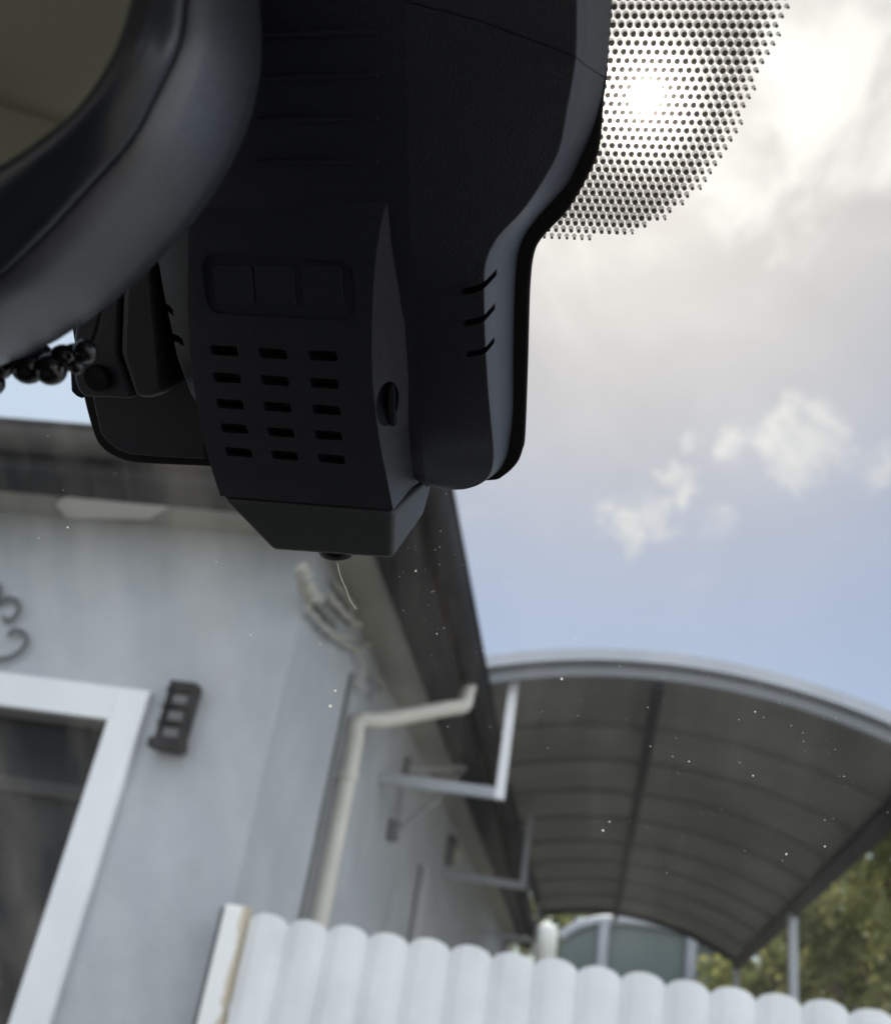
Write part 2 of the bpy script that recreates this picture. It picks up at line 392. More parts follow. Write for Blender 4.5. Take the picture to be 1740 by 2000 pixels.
# wrought iron scroll ornament above the window
orn = thing('scroll_ornament', 'curled wrought iron scroll ornament on the wall above the window', 'ornament', (-2.8, YA, 2.5))
def scroll(pts, k=5):
    bm = bmesh.new(); P = [np.array(pl(x, y, 1, YA-.03)) for x, y in pts]; P = catmull(P, k)
    tube(bm, [Vector(p) for p in P], .0095, 8); return bm
s1 = [(7, 1203), (12, 1212), (26, 1208), (37, 1192), (33, 1174), (18, 1168), (0, 1175), (-20, 1190), (-45, 1200)]
s2 = [(17, 1243), (24, 1233), (37, 1231), (50, 1240), (51, 1258), (36, 1275), (14, 1285), (-10, 1285), (-45, 1270), (-80, 1240)]
s3 = [(-2, 1140), (0, 1158), (-8, 1178), (-25, 1195), (-48, 1205)]
for s in (s1, s2, s3):
    add('scroll', scroll(s), iron, orn, smooth=60)
    mx = q4(-80, 1230, YA-.03).x
    bm = scroll(s)
    for v_ in bm.verts: v_.co.x = 2*mx - v_.co.x
    add('scroll', bm, iron, orn, smooth=60)

# drain pipe from the side gutter back to the wall and down
pipe = thing('drain_pipe', 'beige drain pipe bending from the gutter down the side wall', 'drain pipe', (XW+.07, 5.4, 0))
gx = XW+.07
P = [Vector((-.73, 6.95, 3.29))]
dp = pl(700, 1415, 0, gx)
bend = pl(905, 1378, 0, -.75); top = pl(921, 1325, 0, -.74)
path = [top + Vector((0, 0, .02)), top, bend*.55+top*.45, bend, bend*.82+dp*.18, bend*.2+dp*.8, dp+Vector((0, 0, .02)), dp - Vector((0, 0, .09)), dp - Vector((0, 0, .5)), Vector((dp.x, dp.y, .05))]
bm = bmesh.new(); tube(bm, [Vector(p) for p in catmull(path[:8], 5)] + path[8:], .047, 14)
add('pipe', bm, pipe_m, pipe, smooth=60)
for z in (2.45, 1.0):
    bm = bmesh.new(); tube(bm, [(dp.x, dp.y, z), (dp.x, dp.y, z+.03)], .055, 14); box(bm, (XW, dp.y-.012, z), (dp.x-.04, dp.y+.012, z+.03)); add('clamp', bm, pipe_m, pipe)
# dark strip down beside the pipe, put in as its shade
bm = bmesh.new(); cq = Vector((XW+.015, dp.y-.13, 0))
tube(bm, [cq + Vector((0, 0, 2.98)), cq + Vector((0, 0, .1))], .018, 8)
tag(add('pipe_shade', bm, mat('dark pipe shade', (.17, .175, .175), .7), smooth=60), 'thin dark strip standing in for shade just left of the beige pipe', 'pipe_shade')
# second thinner pipe further along
p2 = pl(828, 1705, 0, XW+.05)
bm = bmesh.new(); tube(bm, [p2 + Vector((0, 0, .05)), p2, Vector((p2.x, p2.y, .05))], .05, 12)
tag(add('vent_pipe', bm, mat('grey vent pipe', (.34, .35, .37), .5), smooth=60), 'slim grey pipe rising on the side wall beyond the beige pipe', 'pipe')
# dark folded bracket on the side wall
br = thing('awning_bracket', 'dark folded steel bracket arms fixed high on the side wall', 'bracket', (XW, 7.2, 2.7))
c0 = pl(793, 1500, 0, XW+.02); c1 = pl(905, 1500, 0, XW+.35); c2 = pl(775, 1625, 0, XW+.06); c3 = pl(850, 1565, 0, XW+.30)
grayd = mat('grey bracket steel', (.30, .31, .315), .8)
for a, b, r in ((c0, c1, .030), (c0, c2, .016), (c2, c3, .022), (c1, c3, .016)):
    bm = bmesh.new(); tube(bm, [a, b], r, 8); add('arm', bm, grayd, br, smooth=60)
bm = bmesh.new(); box(bm, (XW, c0.y-.05, c0.z-.07), (XW+.05, c0.y+.05, c0.z+.07)); add('wall_plate', bm, iron, br, bevel=(.008, 2)); bm = bmesh.new(); box(bm, (XW, c2.y-.06, c2.z-.06), (XW+.07, c2.y+.06, c2.z+.07)); add('wall_plate', bm, iron, br, bevel=(.008, 2))
# round lamp on the side wall
b0 = pl(885, 1662, 0, XW+.06)
bl_ = thing('bulkhead_lamp', 'round dark lamp with a dull glass face on the shaded side wall', 'wall lamp', (XW, b0.y, b0.z))
bm = bmesh.new(); tube(bm, [(XW, b0.y, b0.z), (XW+.05, b0.y, b0.z), (XW+.09, b0.y, b0.z)], [.15, .15, .12], 20); add('lamp_body', bm, iron, bl_, smooth=40)
bm = bmesh.new(); tube(bm, [(XW+.085, b0.y, b0.z-.02), (XW+.13, b0.y, b0.z-.02), (XW+.155, b0.y, b0.z-.02)], [.10, .09, .04], 16); add('lamp_glass', bm, mat('dull lamp glass', (.42, .40, .33), .4), bl_, smooth=40)

# crumpled pale scraps along the wall at the house corner
scraps = thing('pale_scraps', 'crumpled pale scraps on the wall under the eave', 'torn film', (XW+.05, 4.3, 2.9))
fm = mat('pale translucent film', (.62, .61, .56), .5, .4, trans=.4)
def blob(pts, r, dx=.04, m=fm, nm='scrap'):
    P = [np.array(pl(x, y, 0, XW+dx)) for x, y in pts]; P = catmull(P, 6)
    bm = bmesh.new(); n = len(P)
    rr = [max(.004, r*(.55+.45*math.sin(math.pi*(i+.5)/n))*(1+.25*math.sin(i*1.7))) for i in range(n)]
    tube(bm, [Vector(p) + Vector((.006*math.sin(i*2.1), 0, .006*math.cos(i*1.3))) for i, p in enumerate(P)], rr, 9)
    add(nm, bm, m, scraps, smooth=70)
blob([(690, 1110), (684, 1125), (692, 1140), (700, 1152), (712, 1158)], .022)
blob([(588, 1105), (596, 1135), (608, 1162), (625, 1168)], .035)
blob([(640, 1165), (665, 1190), (690, 1215), (702, 1222)], .022)
blob([(718, 1212), (732, 1225), (745, 1240)], .014)
blob([(640, 1235), (670, 1255), (700, 1268), (728, 1248)], .012)
blob([(728, 1325), (745, 1335), (740, 1355), (728, 1362)], .014)
blob([(612, 1170), (632, 1195), (655, 1222)], .020, .03, mat('grey scrap', (.2, .205, .2), .8))
blob([(655, 1140), (672, 1160), (690, 1185), (705, 1180)], .016)
blob([(600, 1185), (625, 1215), (650, 1240), (690, 1245)], .014)
blob([(700, 1275), (706, 1305), (700, 1335), (712, 1350)], .012)
blob([(672, 1100), (680, 1120), (690, 1145), (700, 1160)], .004, .05)

# ------------------------------------------------------------------ canopy
YC0, YC1 = 6.0, 17.2
can = thing('carport_canopy', 'long arched carport canopy with smoked roofing sheets and grey rim', 'carport', (1.0, 11, 0))
AR, AH = 4.2, 3.70                                   # arch radius, crown height outside
def arch_c(y):                                       # centre x drifts a little: the canopy is not quite parallel to the house
    t = (y-YC0)/(YC1-YC0); return .46 + .30*t, -.20*t
def arch(y, r, a0, a1, n=40):
    cx, dz = arch_c(y); out = []
    a1 = a1_at(y) if a1 == A1 else a1
    for i in range(n+1):
        a = a0 + (a1-a0)*i/n; out.append(Vector((cx + r*math.sin(a), y, AH+dz-AR + r*math.cos(a))))
    return out
A0, A1 = -R_(17.5), R_(24)
def a1_at(y): return A1 + R_(3.6)*(y-YC0)/(YC1-YC0)     # the free edge runs a little outwards
def arch_strip(name, y0, y1, r0, r1, m, a0=A0, a1=A1, sm=40):
    bm = bmesh.new(); n = 40
    prof = [(y0, r0), (y1, r0), (y1, r1), (y0, r1)]
    cols = [arch(y, r, a0, a1, n) for y, r in prof]
    rings(bm, [[c[i] for c in cols] for i in range(n+1)])
    return add(name, bm, m, can, smooth=sm)
arch_strip('roof_sheet', YC0+.06, YC1, AR-.05, AR-.042, canopy_m)
arch_strip('front_rim', YC0, YC0+.055, AR-.075, AR, light_frame)
arch_strip('front_rim', YC0+.07, YC0+.12, AR-.155, AR-.085, mat('grey rim tube', (.20, .21, .23), .5))
rs = [7.4, 8.35, 9.4, 10.5, 11.7, 12.9, 14.2, 15.6]
for y in rs: arch_strip('rib', y, y+.05, AR-.09, AR-.052, rib_m)
arch_strip('rib', YC1-.04, YC1+.03, AR-.12, AR-.03, dark_frame)
def along(name, a_in, r, w_, h_, m):
    bm = bmesh.new(); R = []
    for y in np.linspace(YC0+.13, YC1+.03, 12):
        cx, dz = arch_c(y); a = a1_at(y)-.004 if a_in is None else a_in; c = Vector((cx + r*math.sin(a), y, AH+dz-AR + r*math.cos(a)))
        s = Vector((math.cos(a), 0, -math.sin(a))); t = Vector((math.sin(a), 0, math.cos(a)))
        R.append([c - s*w_ - t*h_, c + s*w_ - t*h_, c + s*w_ + t*h_, c - s*w_ + t*h_])
    rings(bm, R); return add(name, bm, m, can)
along('ridge_pipe', -R_(.4), AR-.155, .035, .04, dark_frame)
along('side_beam', None, AR-.10, .06, .10, dark_frame)
along('side_beam', A0+.004, AR-.10, .05, .07, dark_frame)
def side_pt(a, y, dr=0):
    cx, dz = arch_c(y); r = AR-.14+dr; return Vector((cx + r*math.sin(a), y, AH+dz-AR + r*math.cos(a)))
for y in (6.3, 11.6, 17.0):
    p = side_pt(a1_at(y)-.006, y)
    bm = bmesh.new(); box(bm, (p.x-.045, y-.045, 0), (p.x+.045, y+.045, p.z-.05)); add('post', bm, light_frame, can, bevel=(.006, 2))
# L shaped brackets that carry the canopy's left side off the house wall
for i, (pa, pb, pcx) in enumerate((((1022, 1345), (1000, 1530), (912, 1537)), (None, None, None), (None, None, None))):
    y = (6.25, 10.2, 15.5)[i]
    a = side_pt(A0, y); x = -.50 + .02*i
    zb = (2.73, 2.72, 2.68)[i]
    zt = AH - AR + (AR-.2)*math.cos(math.asin((x-arch_c(y)[0])/(AR-.2))) + arch_c(y)[1] + .1
    bm = bmesh.new(); box(bm, (x-.03, y-.03, zb-.035), (x+.03, y+.03, zt)); add('bracket_upright', bm, mat('white bracket steel', (.86, .87, .90), .4) if i == 0 else light_frame, can, bevel=(.005, 2))
    bm = bmesh.new(); box(bm, (XW, y-.03, zb-.035), (x-.031, y+.03, zb+.035)); add('bracket_arm', bm, light_frame, can, bevel=(.005, 2))

# far arched greenhouse past the canopy
gh = thing('greenhouse', 'arched greenhouse with teal sheeting and grey frame beyond the carport', 'greenhouse', (2.0, 22, 0))
def fp(px, py, Y=22.): return pl(px, py, 1, Y)
rim = [fp(1095, 1830), fp(1130, 1808), fp(1185, 1797), fp(1260, 1803), fp(1330, 1817), fp(1390, 1842), fp(1425, 1875), fp(1432, 1905), fp(1428, 1945), fp(1420, 2010)]
rp = [Vector(p) for p in catmull(rim, 5)]
bm = bmesh.new(); tube(bm, rp, .10, 8); add('rim', bm, light_frame, gh, smooth=60)
bm = bmesh.new(); base = [Vector((p.x, 22.06, .0)) for p in rp]
a_ = [p + Vector((0, .06, 0)) for p in rp]
poly = a_ + [Vector((a_[-1].x, 22.06, 0)), Vector((a_[0].x, 22.06, 0))]
prism(bm, poly, [p + Vector((0, .02, 0)) for p in poly])
add('front_sheet', bm, mat('teal sheeting', (.075, .12, .125), .3, .5, var=((.10, .13, .11), .8)), gh)
back = [p + Vector((0, 9, 0)) for p in rp]
bm = bmesh.new(); va = [bm.verts.new(p+Vector((0, .09, 0))) for p in rp]; vb = [bm.verts.new(p) for p in back]
for i in range(len(va)-1): bm.faces.new([va[i], va[i+1], vb[i+1], vb[i]])
o = add('roof_sheet', bm, mat('teal roof sheeting', (.12, .16, .16), .4), gh, smooth=60); sm_ = o.modifiers.new('s', 'SOLIDIFY'); sm_.thickness = .02
for px in (1180, 1350):
    t_ = fp(px, 1800 if px < 1200 else 1822); bm = bmesh.new(); tube(bm, [Vector((t_.x, 21.88, 0)), Vector((t_.x, 21.88, t_.z))], .12, 8); add('post', bm, light_frame, gh, smooth=60)
bm = bmesh.new(); a = fp(1355, 1918); b = fp(1425, 1924); tube(bm, [a, b], .05, 8); add('rail', bm, light_frame, gh)

wp = fp(1067, 1838, 19.5)
bm = bmesh.new()
tube(bm, [Vector((wp.x, 19.5, 0)), Vector((wp.x, 19.5, wp.z-.30)), Vector((wp.x-.03, 19.5, wp.z-.1)), Vector((wp.x+.0, 19.5, wp.z+.2)), Vector((wp.x-.02, 19.5, wp.z+.33))], [.12, .2, .24, .2, .05], 12)
tag(add('white_tank', bm, mat('white plastic tank', (.82, .82, .77), .9, .1), smooth=60), 'small bright white tank standing far off at the end of the house', 'tank')

# ------------------------------------------------------------------ fence
fen = thing('picket_fence', 'white steel picket fence with rounded tops joined to the house corner', 'fence', (0, YA-.05, 0))
def picket(x0, x1, zt, y):
    bm = bmesh.new(); n = 16; w_ = x1-x0; front = []; dep = []
    for i in range(n+1):
        s = i/n; x = x0 + w_*s
        c = 1-(2*s-1)**2
        ztop = zt - .034*(1-math.sqrt(max(0, 1-(2*s-1)**2*.93)))*1.25
        bul = -.016*math.sin(math.pi*s)**.7 - (.004 if .2 < s < .8 else 0)
        front.append((x, y+bul, ztop))
    R = []
    for (x, yy, zt_) in front:
        R.append([Vector((x, yy, .08)), Vector((x, yy, zt_)), Vector((x, yy+.003, zt_)), Vector((x, yy+.003, .08))])
    rings(bm, R); return bm
pitch = .1512; x = -1.165; zt = 1.663
for i in range(22):
    o = add('picket', picket(x+.0005, x+pitch-.0005, zt+random.uniform(-.004, .004)+.0005*i, YA-.10), white_fence, fen, smooth=50)
    x += pitch
XE = x
bm = bmesh.new(); box(bm, (-1.275, YA-.09, .35), (XE, YA-.06, .39)); add('rail', bm, white_fence, fen)
bm = bmesh.new(); box(bm, (-1.275, YA-.09, 1.32), (XE, YA-.06, 1.36)); add('rail', bm, white_fence, fen)
pm = bpy.data.materials.new('white post with rust'); pm.use_nodes = True; t = pm.node_tree; b = t.nodes['Principled BSDF']; b.inputs['Roughness'].default_value = .5
co = t.nodes.new('ShaderNodeTexCoord'); sp = t.nodes.new('ShaderNodeSeparateXYZ'); t.links.new(co.outputs['Object'], sp.inputs[0])
nn = t.nodes.new('ShaderNodeTexNoise'); nn.inputs['Scale'].default_value = 22; nn.inputs['Detail'].default_value = 6; t.links.new(co.outputs['Object'], nn.inputs[0])
m1 = t.nodes.new('ShaderNodeMath'); m1.operation = 'MULTIPLY_ADD'; t.links.new(nn.outputs[0], m1.inputs[0]); m1.inputs[1].default_value = .06; t.links.new(sp.outputs[0], m1.inputs[2])
mr = t.nodes.new('ShaderNodeMapRange'); mr.interpolation_type = 'SMOOTHSTEP'; t.links.new(m1.outputs[0], mr.inputs[0]); mr.inputs[1].default_value = .052; mr.inputs[2].default_value = .068
mx = t.nodes.new('ShaderNodeMix'); mx.data_type = 'RGBA'; t.links.new(mr.outputs[0], mx.inputs[0]); mx.inputs[6].default_value = (.80, .80, .79, 1); mx.inputs[7].default_value = (.52, .44, .33, 1)
t.links.new(mx.outputs[2], b.inputs['Base Color'])
bm = bmesh.new(); box(bm, (-1.262, YA-.13, 0), (-1.175, YA-.05, 1.672)); add('post', bm, pm, fen, bevel=(.008, 2), origin=(-1.2185, YA-.09, 0))
bm = bmesh.new(); box(bm, (-1.278, YA-.12, 0), (-1.264, YA-.04, 1.66)); add('post_shadow', bm, iron, fen)  # dark strip built in as the post's shadow at the house corner

# ------------------------------------------------------------------ trees
leafm = [mat('leaf green a', (.19, .21, .07), .5, .4, var=((.34, .33, .12), 2.0), trans=.6), mat('leaf green b', (.10, .125, .04), .5, .4, var=((.20, .21, .07), 2.0), trans=.5)]
barkm = mat('bark', (.10, .08, .06), .9, .2, bump=(20, .01))
def tree(x, y, h, rad, seed, lab, n=5200, leaf=.085, name='leafy_tree'):
    rnd = random.Random(seed)
    t = thing(name, lab, 'tree', (x, y, 0), 'trees and bushes behind the carport')
    bm = bmesh.new(); top = Vector((x+rnd.uniform(-.2, .2), y, h*.75))
    tube(bm, [Vector((x, y, 0)), Vector((x+.06, y, h*.3)), Vector((x-.05, y, h*.55)), top], [rad*.09, rad*.07, rad*.045, rad*.015], 9)
    lobes = []
    for i in range(26):
        a = rnd.uniform(0, 2*math.pi); zz = rnd.uniform(.16, .93); rr = rad*math.sqrt(rnd.random())*math.sin(math.pi*min(1, zz*.93+.07))**.5*.88
        c = Vector((x+rr*math.cos(a), y+rr*math.sin(a), h*zz)); lobes.append((c, rad*rnd.uniform(.20, .36)))
        if i % 2 == 0:
            st = Vector((x, y, h*min(zz*.7, .6))); tube(bm, [st, st.lerp(c, .5)+Vector((0, 0, -.05*h)), c], [rad*.03, rad*.02, rad*.007], 6)
    add('trunk', bm, barkm, t, smooth=60)
    for mi in (0, 1):
        bm = bmesh.new()
        for k in range(n//2):
            c, r = lobes[rnd.randrange(len(lobes))]
            d = Vector((rnd.gauss(0, 1), rnd.gauss(0, 1), rnd.gauss(0, 1))).normalized()*r*(rnd.random()**.35)
            p = c + d; s = leaf*rnd.uniform(.6, 1.3)
            q = Vector((rnd.gauss(0, 1), rnd.gauss(0, 1), rnd.gauss(0, 1))).normalized(); e = q.orthogonal().normalized()*s; g = q.cross(e).normalized()*s*.55
            vs = [bm.verts.new(v_) for v_ in (p-e, p-g*.9, p+e, p+g*.9)]; bm.faces.new(vs)
        me = bpy.data.meshes.new('crown'); bm.to_mesh(me); bm.free(); me.materials.append(leafm[mi]); o = bpy.data.objects.new('crown', me); link(o)
        o.parent = t; bpy.context.view_layer.update(); o.matrix_parent_inverse = t.matrix_world.inverted()
tree(4.9, 15.5, 5.6, 2.1, 1, 'olive green bushy tree right behind the carport post', 9000, .09)
tree(7.6, 17.5, 7.0, 2.8, 2, 'tall olive green tree at the right edge of the photo', 9000, .10)
tree(3.9, 20.5, 4.6, 1.9, 3, 'low leafy bush between the greenhouse and the carport post', 7000, .10)
tree(6.6, 23.5, 6.2, 2.8, 6, 'leafy tree filling the gap behind the bushy tree', 6000, .13)
tree(.9, 27.5, 5.6, 2.2, 4, 'yellow green tree showing beneath the far end of the carport', 6000, .12)
tree(-1.2, 30.5, 5.2, 2.0, 5, 'small sunlit bush beside the white tank', 5000, .12)
tree(3.9, 33.5, 7.0, 3.2, 8, 'dim tree rising behind the arched greenhouse', 6000, .15)
tree(11.5, 23.0, 7.2, 3.0, 9, 'broad tree standing outermost on the right', 5000, .14)

# ------------------------------------------------------------------ car cabin with its windscreen
car = thing('car', 'car cabin with a slanted windscreen looking out at the house', 'car', (-.14, -.6, 0))
lining = mat('beige roof lining', (.58, .56, .48), .95, .1, bump=(400, .0006))
trim = mat('dark door trim', (.03, .03, .032), .7, .3, bump=(900, .0002))
CXc, hw = -.14, .74
wt = W(0, .30, 0)                                    # top edge of the glass
zl = wt.z + .0
bm = bmesh.new(); box(bm, (CXc-hw, -2.2, zl), (CXc+hw, wt.y-.01, zl+.03)); add('roof_lining', bm, lining, car)
ub, vb_ = .70, -.92
bm = bmesh.new()
g0 = [W(CXc-ub, .30, 0), W(CXc+ub, .30, 0), W(CXc+ub+.06, vb_, 0), W(CXc-ub-.06, vb_, 0)]
prism(bm, g0, [p - H*.005 for p in g0]); ws = add('windscreen', bm, glass, car)
for s in (-1, 1):                                    # screen pillars
    a = W(CXc+s*(ub+.03), .33, .0); b = W(CXc+s*(ub+.10), vb_-.03, .0)
    bm = bmesh.new(); rings(bm, [[a+U*s*dx+V*0+H*dh for dx, dh in ((-.03, .002), (.05, .002), (.05, .06), (-.03, .05))], [b+U*s*dx+H*dh for dx, dh in ((-.03, .002), (.05, .002), (.05, .06), (-.03, .05))]])
    add('screen_pillar', bm, lining if False else trim, car, bevel=(.012, 3))
    xs = CXc+s*hw
    bm = bmesh.new()
    lo, hi = (min(xs, xs+s*.05), max(xs, xs+s*.05))
    box(bm, (lo, -2.2, .35), (hi, 1.1, 1.08)); add('door_panel', bm, trim, car); bm = bmesh.new()
    box(bm, (lo, -2.2, zl-.09), (hi, .2, zl+.03)); box(bm, (lo, -.66, 1.081), (hi, -.46, zl-.09)); box(bm, (lo, -2.2, 1.081), (hi, -1.9, zl-.09))
    add('pillar_lining', bm, lining, car)
bm = bmesh.new(); box(bm, (CXc-hw, -2.25, .35), (CXc+hw, -2.2, 1.2)); box(bm, (CXc-hw, -2.25, 1.62), (CXc+hw, -2.2, zl+.03)); add('rear_panel', bm, trim, car)
bm = bmesh.new(); box(bm, (CXc-hw, -2.2, .30), (CXc+hw, 1.25, .35)); add('floor_pan', bm, trim, car)
wb = W(0, vb_, 0)
bm = bmesh.new()
prof = [(wb.y+.02, wb.z-.03), (wb.y-.35, wb.z-.01), (wb.y-.50, wb.z-.05), (wb.y-.55, wb.z-.16), (wb.y-.50, wb.z-.4), (wb.y+.02, wb.z-.4)]
rings(bm, [[Vector((CXc-hw+.01, y, z)) for y, z in prof], [Vector((CXc+hw-.01, y, z)) for y, z in prof]])
add('dashboard', bm, mat('dashboard skin', (.075, .07, .062), .75, .3, bump=(900, .0003)), car, bevel=(.02, 3))
bm = bmesh.new()
prof = [(wb.y+.03, wb.z-.05), (wb.y+.75, wb.z-.10), (wb.y+1.05, wb.z-.28), (wb.y+1.1, wb.z-.55), (wb.y+.03, wb.z-.55)]
rings(bm, [[Vector((CXc-hw*s_, y, z)) for y, z in prof] for s_ in (1.05, 1.0, -1.0, -1.05)])
add('bonnet', bm, mat('dark bonnet paint', (.05, .055, .06), .2), car, bevel=(.03, 3))

# dot band: printed dots in the glass; tinted discs behind imitate their reflected ghost
edge = [(2000, -900), (1660, -330), (1600, -160), (1542, 0), (1520, 55), (1497, 111), (1478, 150), (1460, 193), (1443, 240), (1422, 287), (1395, 327), (1364, 367), (1332, 400), (1296, 427), (1255, 447), (1209, 461), (1150, 468), (1050, 470), (900, 470)]
EP = [T(x_, y_, -.002)[:2] for x_, y_ in edge]
EPc = [tuple(p) for p in catmull(EP, 4)]
def u_edge(v):
    best = None
    for a, b in zip(EPc, EPc[1:]):
        if (a[1]-v)*(b[1]-v) <= 0 and abs(a[1]-b[1]) > 1e-9:
            uu = a[0] + (b[0]-a[0])*(v-a[1])/(b[1]-a[1]); best = uu if best is None else max(best, uu)
    return best
vlow = T(1150, 470, -.002)[1]
pu, pv = .00338, .00330
bm_d, bm_g = bmesh.new(), bmesh.new()
def disc(bm, u, v, h, r, n=12):
    bm.faces.new([bm.verts.new(W(u+r*math.cos(2*math.pi*k/n), v+r*math.sin(2*math.pi*k/n), h)) for k in range(n)])
row = 0; v_ = vlow + .0006; cnt = 0
while v_ < .296:
    ue = u_edge(v_)
    ue = ue and ue + .0016
    if ue is not None:
        u0 = -.075 + (pu/2 if row % 2 else 0); k = 0
        while u0 + k*pu < ue:
            uu = u0+k*pu; k += 1
            dist = min(ue-uu, (v_-vlow)*1.0+.0012)
            f = min(1, .42 + dist/.010*.58)
            disc(bm_d, uu, v_, -.0022, .00124*f); disc(bm_g, uu-.0004, v_+.0006, -.0056, .00156*(.25+.75*f)); cnt += 1
    row += 1; v_ += pv
print('dots', cnt)
dpm = mat('black ceramic print', (.02, .02, .022), .6, .3); t = dpm.node_tree
q1 = t.nodes.new('ShaderNodeBsdfTransparent'); q1.inputs[0].default_value = (1, .95, .9, 1); q2 = t.nodes.new('ShaderNodeMixShader'); q2.inputs[0].default_value = .06
t.links.new(t.nodes['Principled BSDF'].outputs[0], q2.inputs[1]); t.links.new(q1.outputs[0], q2.inputs[2]); t.links.new(q2.outputs[0], t.nodes['Material Output'].inputs[0])
add('dot_band', bm_d, dpm, ws)
add('dot_ghost', bm_g, clear_mat('pale dot ghost', (.38, .37, .36)), ws)
# dust on the glass
bm = bmesh.new(); rnd = random.Random(11)
def speck(px, py, r):
    u, v, _ = T(px, py, .0012); n = rnd.choice((6, 7, 8)); ph = rnd.random()*6; sx = rnd.uniform(.6, 1)
    bm.faces.new([bm.verts.new(W(u+r*sx*(rnd.uniform(.7, 1.15))*math.cos(ph+2*math.pi*k/n), v+r*rnd.uniform(.7, 1.15)*math.sin(ph+2*math.pi*k/n), .0012)) for k in range(n)])
for _ in range(150): speck(rnd.uniform(0, 1740), rnd.uniform(820, 2000), .0001*rnd.uniform(1.4, 3.6))
for _ in range(70): speck(rnd.gauss(880, 70), rnd.gauss(1180, 110), .0001*rnd.uniform(1.2, 3.2))
for _ in range(90): speck(rnd.uniform(1040, 1740), rnd.gauss(1490, 130), .0001*rnd.uniform(1.4, 3.6))
for _ in range(14): speck(rnd.uniform(1080, 1740), rnd.uniform(450, 1200), .0001*rnd.uniform(1.2, 2.4))
for p, r in (((645, 1379), .0014), ((655, 1349), .0008), ((1177, 1622), .0010), ((1190, 1605), .0006), ((1535, 1668), .0009), ((1610, 1653), .0008), ((1345, 1487), .0006), ((1470, 1515), .0006), ((1474, 1390), .0006), ((1097, 1326), .0011), ((133, 1030), .0008), ((76, 1051), .0004), ((423, 1098), .0005), ((812, 1115), .0007), ((490, 1240), .0005), ((970, 1862), .0006), ((853, 1238), .0005)): speck(*p, r)
# hair
hp = [TW(*p, .0015) for p in ((659, 1100), (665, 1125), (676, 1150), (684, 1172), (696, 1190))]
tube(bm, [Vector(p) for p in catmull(hp, 3)], .00016, 5)
dm = bpy.data.materials.new('dust'); dm.use_nodes = True; t = dm.node_tree; n_ = t.nodes; n_.clear()
a_ = n_.new('ShaderNodeBsdfTranslucent'); a_.inputs[0].default_value = (.8, .78, .74, 1); b_ = n_.new('ShaderNodeBsdfDiffuse'); b_.inputs[0].default_value = (.7, .7, .68, 1)
c_ = n_.new('ShaderNodeMixShader'); c_.inputs[0].default_value = .5; tr = n_.new('ShaderNodeBsdfTransparent'); d_ = n_.new('ShaderNodeMixShader'); d_.inputs[0].default_value = .8; oo = n_.new('ShaderNodeOutputMaterial')
t.links.new(a_.outputs[0], c_.inputs[1]); t.links.new(b_.outputs[0], c_.inputs[2]); t.links.new(tr.outputs[0], d_.inputs[1]); t.links.new(c_.outputs[0], d_.inputs[2]); t.links.new(d_.outputs[0], oo.inputs[0])
o = add('dust_specks', bm, dm, ws); o['kind'] = 'stuff'

# ------------------------------------------------------------------ sensor cover
cov = thing('sensor_cover', 'wide black ribbed plastic sensor cover fixed to the windscreen', 'sensor cover', tuple(W(-.14, .1, .001)))
Fr = [(1130, -250, .062), (1129, -60, .062), (1127, 0, .062), (1125, 111, .062), (1108, 213, .061), (1093, 290, .060), (1064, 348, .060), (1021, 411, .060), (972, 464, .060), (949, 512, .060), (946, 560, .060), (946, 610, .059), (947, 650, .058), (949, 695, .056),
      (954, 770, .051), (961, 846, .044), (964, 889, .038), (958, 923, .034), (940, 944, .031), (906, 956, .029), (867, 956, .028)]
Br = [(1200, -270), (1197, -75), (1195, -10), (1188, 100), (1174, 190), (1158, 250), (1135, 305), (1108, 360), (1060, 414), (1028, 455), (1012, 495), (1007, 545), (1005, 590), (1004, 630),
      (1003, 705), (1002, 800), (996, 860), (988, 895), (968, 925), (925, 940), (880, 942)]
cr = [(795, -250), (795, -60), (795, 0), (795, 111), (796, 213), (797, 290), (798, 348), (799, 411), (800, 464), (801, 512), (803, 560), (805, 610), (807, 650), (810, 695),
      (815, 770), (822, 846), (825, 889), (828, 915), (830, 932), (831, 944), (833, 950)]
crh = [.068]*6 + [.0678, .0670, .0655, .0636, .0614, .0592, .0568, .0542, .0505, .0460, .0410, .0365, .033, .031, .029]
clh = [.068]*9 + [.067, .066, .065, .063, .061, .056, .047, .041, .036, .033, .031, .029]
lh = [.064, .063, .062]
Fl = [(120, -250), (120, -60), (125, 0), (140, 111), (170, 213), (205, 290), (240, 348), (275, 411), (300, 464), (310, 512), (318, 560), (328, 610), (337, 650), (346, 695), (362, 740), (376, 775), (400, 800), (440, 815), (500, 825), (560, 835), (640, 840)]
Bl = [(x_+45, y_-45) for x_, y_ in Fl]
lc = [(330, -250), (330, -60), (330, 0), (335, 111), (345, 213), (355, 290), (362, 348), (370, 411), (378, 464), (384, 512), (390, 560), (396, 610), (402, 650), (410, 695), (425, 735), (445, 770), (475, 795), (520, 810), (570, 822), (620, 832), (680, 838)]
cols = []
cols.append([T(x_, y_, .006) for x_, y_ in Br])
cols.append([T(bx+(p[0]-bx)*.70, by+(p[1]-by)*.70, p[2]*.82) for p, (bx, by) in zip(Fr, Br)])
cols.append([T(*p) for p in Fr])
cols.append([T(x_, y_, h_) for (x_, y_), h_ in zip(cr, crh)])
cols.append([T(x_, y_, min(h_, .066)) for (x_, y_), h_ in zip(lc, clh)])
cols.append([T(x_, y_, min(h_, .056)) for (x_, y_), h_ in zip(Fl, clh)])
cols.append([T(x_, y_, .006) for x_, y_ in Bl])
cols = [catmull(c, 4) for c in cols]
bm = bmesh.new(); nr = len(cols[0]); rws = []
